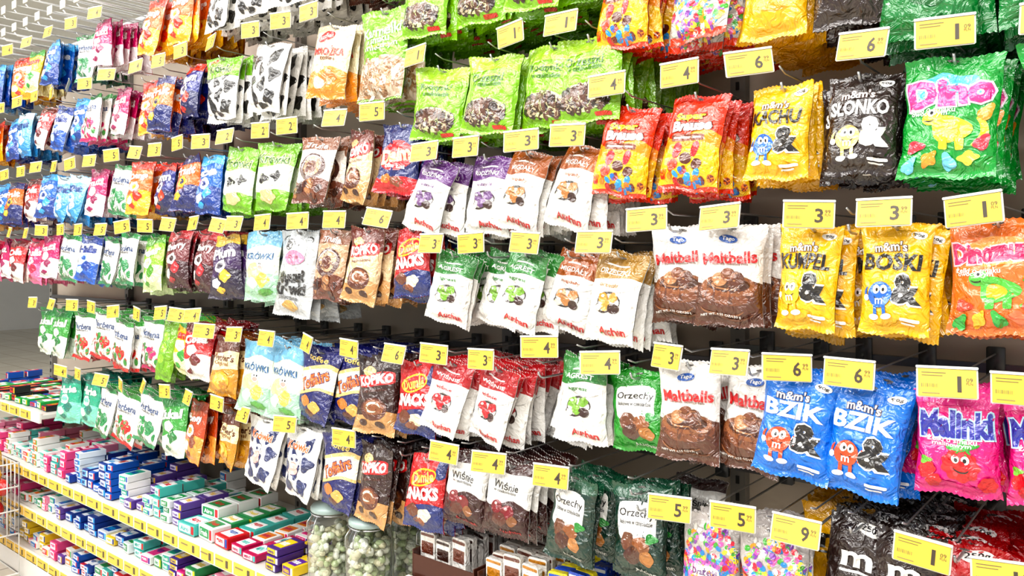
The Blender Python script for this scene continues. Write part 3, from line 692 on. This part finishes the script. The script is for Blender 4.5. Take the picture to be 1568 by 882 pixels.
tray('chocolate_display_tray',-.92,-.78,.60,4,[('#4A3A34','#F2EFEA'),('#F2EFEA','#2A1A16')])
# ------------------------------------------------------------------ jars
def jar(X,Y,z,seed):
    e=bpy.data.objects.new('candy_jar',None); COL.objects.link(e); e.location=(X,Y,z)
    mb=MB(); r=.064
    mb.lathe(0,0,[(0,.001),(r*.9,.001),(r,.01),(r,.165),(r*.93,.187),(r*.78,.203),(r*.78,.215)],mat('#FFFFFF','glass'))
    obj('glass_body',mb.mesh('jar_glass'),e)
    mb=MB()
    mb.lathe(0,0,[(r*.84,.212),(r*.86,.215),(r*.86,.221),(r*.8,.227),(r*.5,.231),(0,.232)],mat('#9FB0AC','card'))
    mb.tube([(r*.84*cos(a),r*.84*sin(a),.207) for a in [2*pi*i/20 for i in range(21)]],.0018,mat('#C9CACB','metal'))
    mb.tube([(-.012,-r*.84,.207),(-.016,-r*1.05,.19),(-.016,-r*1.08,.165),(.016,-r*1.08,.165),(.016,-r*1.05,.19),(.012,-r*.84,.207)],.0016,mat('#C9CACB','metal'))
    obj('clip_lid',mb.mesh('jar_lid'),e)
    mb=MB(); rr=random.Random(seed)
    for i in range(170):
        a=rr.uniform(0,6.28); d=(rr.random()**.35)*(r-.016)
        zz=.014+.155*rr.random()
        c=rr.choice(['#D8DCC0','#EEECDE','#C2CCA0','#F2EEE0','#DED6B8'])
        mb.ico((d*cos(a),d*sin(a),zz),.016,mat(c,'foil'),(rr.uniform(.5,1),rr.uniform(.5,1),rr.uniform(.4,.8)))
    obj('wrapped_sweets',mb.mesh('sweets'),e)
for X,Y,s in [(-1.80,.035,1),(-1.63,.03,2),(-1.80,.19,3),(-1.64,.19,4),(-1.50,.16,5)]:
    jar(X,Y,.47,s)

# ------------------------------------------------------------------ wire dump basket on the left
mb=MB(); mwht=mat('#E8E8E6','card')
bx0,bx1,by0,by1=-4.2,-3.78,-.34,-.07
for z in (.03,.2,.3,.4,.5): 
    mb.tube([(bx0,by0,z),(bx1,by0,z),(bx1,by1,z),(bx0,by1,z),(bx0,by0,z)],.0035,mwht)
n=9
for i in range(n+1):
    x=bx0+(bx1-bx0)*i/n
    for y in (by0,by1): mb.tube([(x,y,.0 if i in(0,n) else .2),(x,y,.5)],.0025,mwht)
for i in range(7):
    y=by0+(by1-by0)*i/6
    for x in (bx0,bx1): mb.tube([(x,y,.2),(x,y,.5)],.0025,mwht)
rr=random.Random(5)
for i in range(60):
    mb.ico((rr.uniform(bx0+.04,bx1-.04),rr.uniform(by0+.04,by1-.04),rr.uniform(.24,.54)),.045,mat(rr.choice(['#D8202A','#C8141E','#F0C030','#E8402A']),'foil'),(1,.6,.8),8,6)
obj('wire_basket_of_sweets',mb.mesh('basket'))

# ------------------------------------------------------------------ room
def proc_floor():
    m=bpy.data.materials.new('floor_tiles'); m.use_nodes=True; nt=m.node_tree; b=nt.nodes['Principled BSDF']
    tc=nt.nodes.new('ShaderNodeTexCoord'); br=nt.nodes.new('ShaderNodeTexBrick')
    br.offset=0; br.inputs['Scale'].default_value=1; br.inputs['Brick Width'].default_value=.33; br.inputs['Row Height'].default_value=.33; br.inputs['Mortar Size'].default_value=.004
    br.inputs['Color1'].default_value=lin('#CFC8BA'); br.inputs['Color2'].default_value=lin('#C6BFB0'); br.inputs['Mortar'].default_value=lin('#8E877A')
    nt.links.new(tc.outputs['Object'],br.inputs['Vector']); nt.links.new(br.outputs['Color'],b.inputs['Base Color']); b.inputs['Roughness'].default_value=.25
    return m
mb=MB(); mb.box(-6,-.5,-.05,20,11,.1,proc_floor(),.001); obj('floor',mb.mesh('floor',False))
mb=MB(); mb.box(-6,-.5,3.45,20,11,.1,mat('#E4E4E0','paint'),.001); obj('ceiling',mb.mesh('ceiling',False))
mb=MB(); mb.box(-6,4.95,1.7,20,.1,3.4,mat('#D8D8D6','paint'),.001); obj('wall_back',mb.mesh('wb',False))
mb=MB(); mb.box(-15.95,-.5,1.7,.1,10.8,3.4,mat('#D8D8D6','paint'),.001); obj('wall_left',mb.mesh('wl',False))
for Y,X,L,en in [(-1.3,-2.6,7.5,95),(2.3,-5,10,130),(-2.6,-2,8,145),(-4.2,-2,9,150)]:
    mb=MB()
    mb.box(X,Y,3.36,L,.22,.07,mat('#F0F0EE','card'),.01)
    for d in (-.05,.05): mb.tube([(X-L/2+.05,Y+d,3.31),(X+L/2-.05,Y+d,3.31)],.014,mat('#FFFFFF','emit'),8)
    o=obj('fluorescent_ceiling_light',mb.mesh('fluor',False))
    ld=bpy.data.lights.new('tube_light','AREA'); ld.shape='RECTANGLE'; ld.size=L; ld.size_y=.14; ld.energy=en; ld.color=(1,.985,.96)
    l=bpy.data.objects.new('tube_light',ld); COL.objects.link(l); l.parent=o; l.location=(X,Y,3.28)
    if Y==-4.2: l.rotation_euler=(radians(40),0,0)
wd=bpy.data.worlds.new('World'); scene.world=wd; wd.use_nodes=True
wd.node_tree.nodes['Background'].inputs[0].default_value=(.97,.98,1,1); wd.node_tree.nodes['Background'].inputs[1].default_value=.62

# ------------------------------------------------------------------ camera
cd=bpy.data.cameras.new('camera'); cam=bpy.data.objects.new('camera',cd); COL.objects.link(cam)
cam.location=(0,-1.36,1.40); cam.rotation_euler=(radians(90),0,radians(39.4))
cd.sensor_width=36; cd.lens=28.0; cd.shift_y=-.0357; cd.clip_start=.05
scene.camera=cam
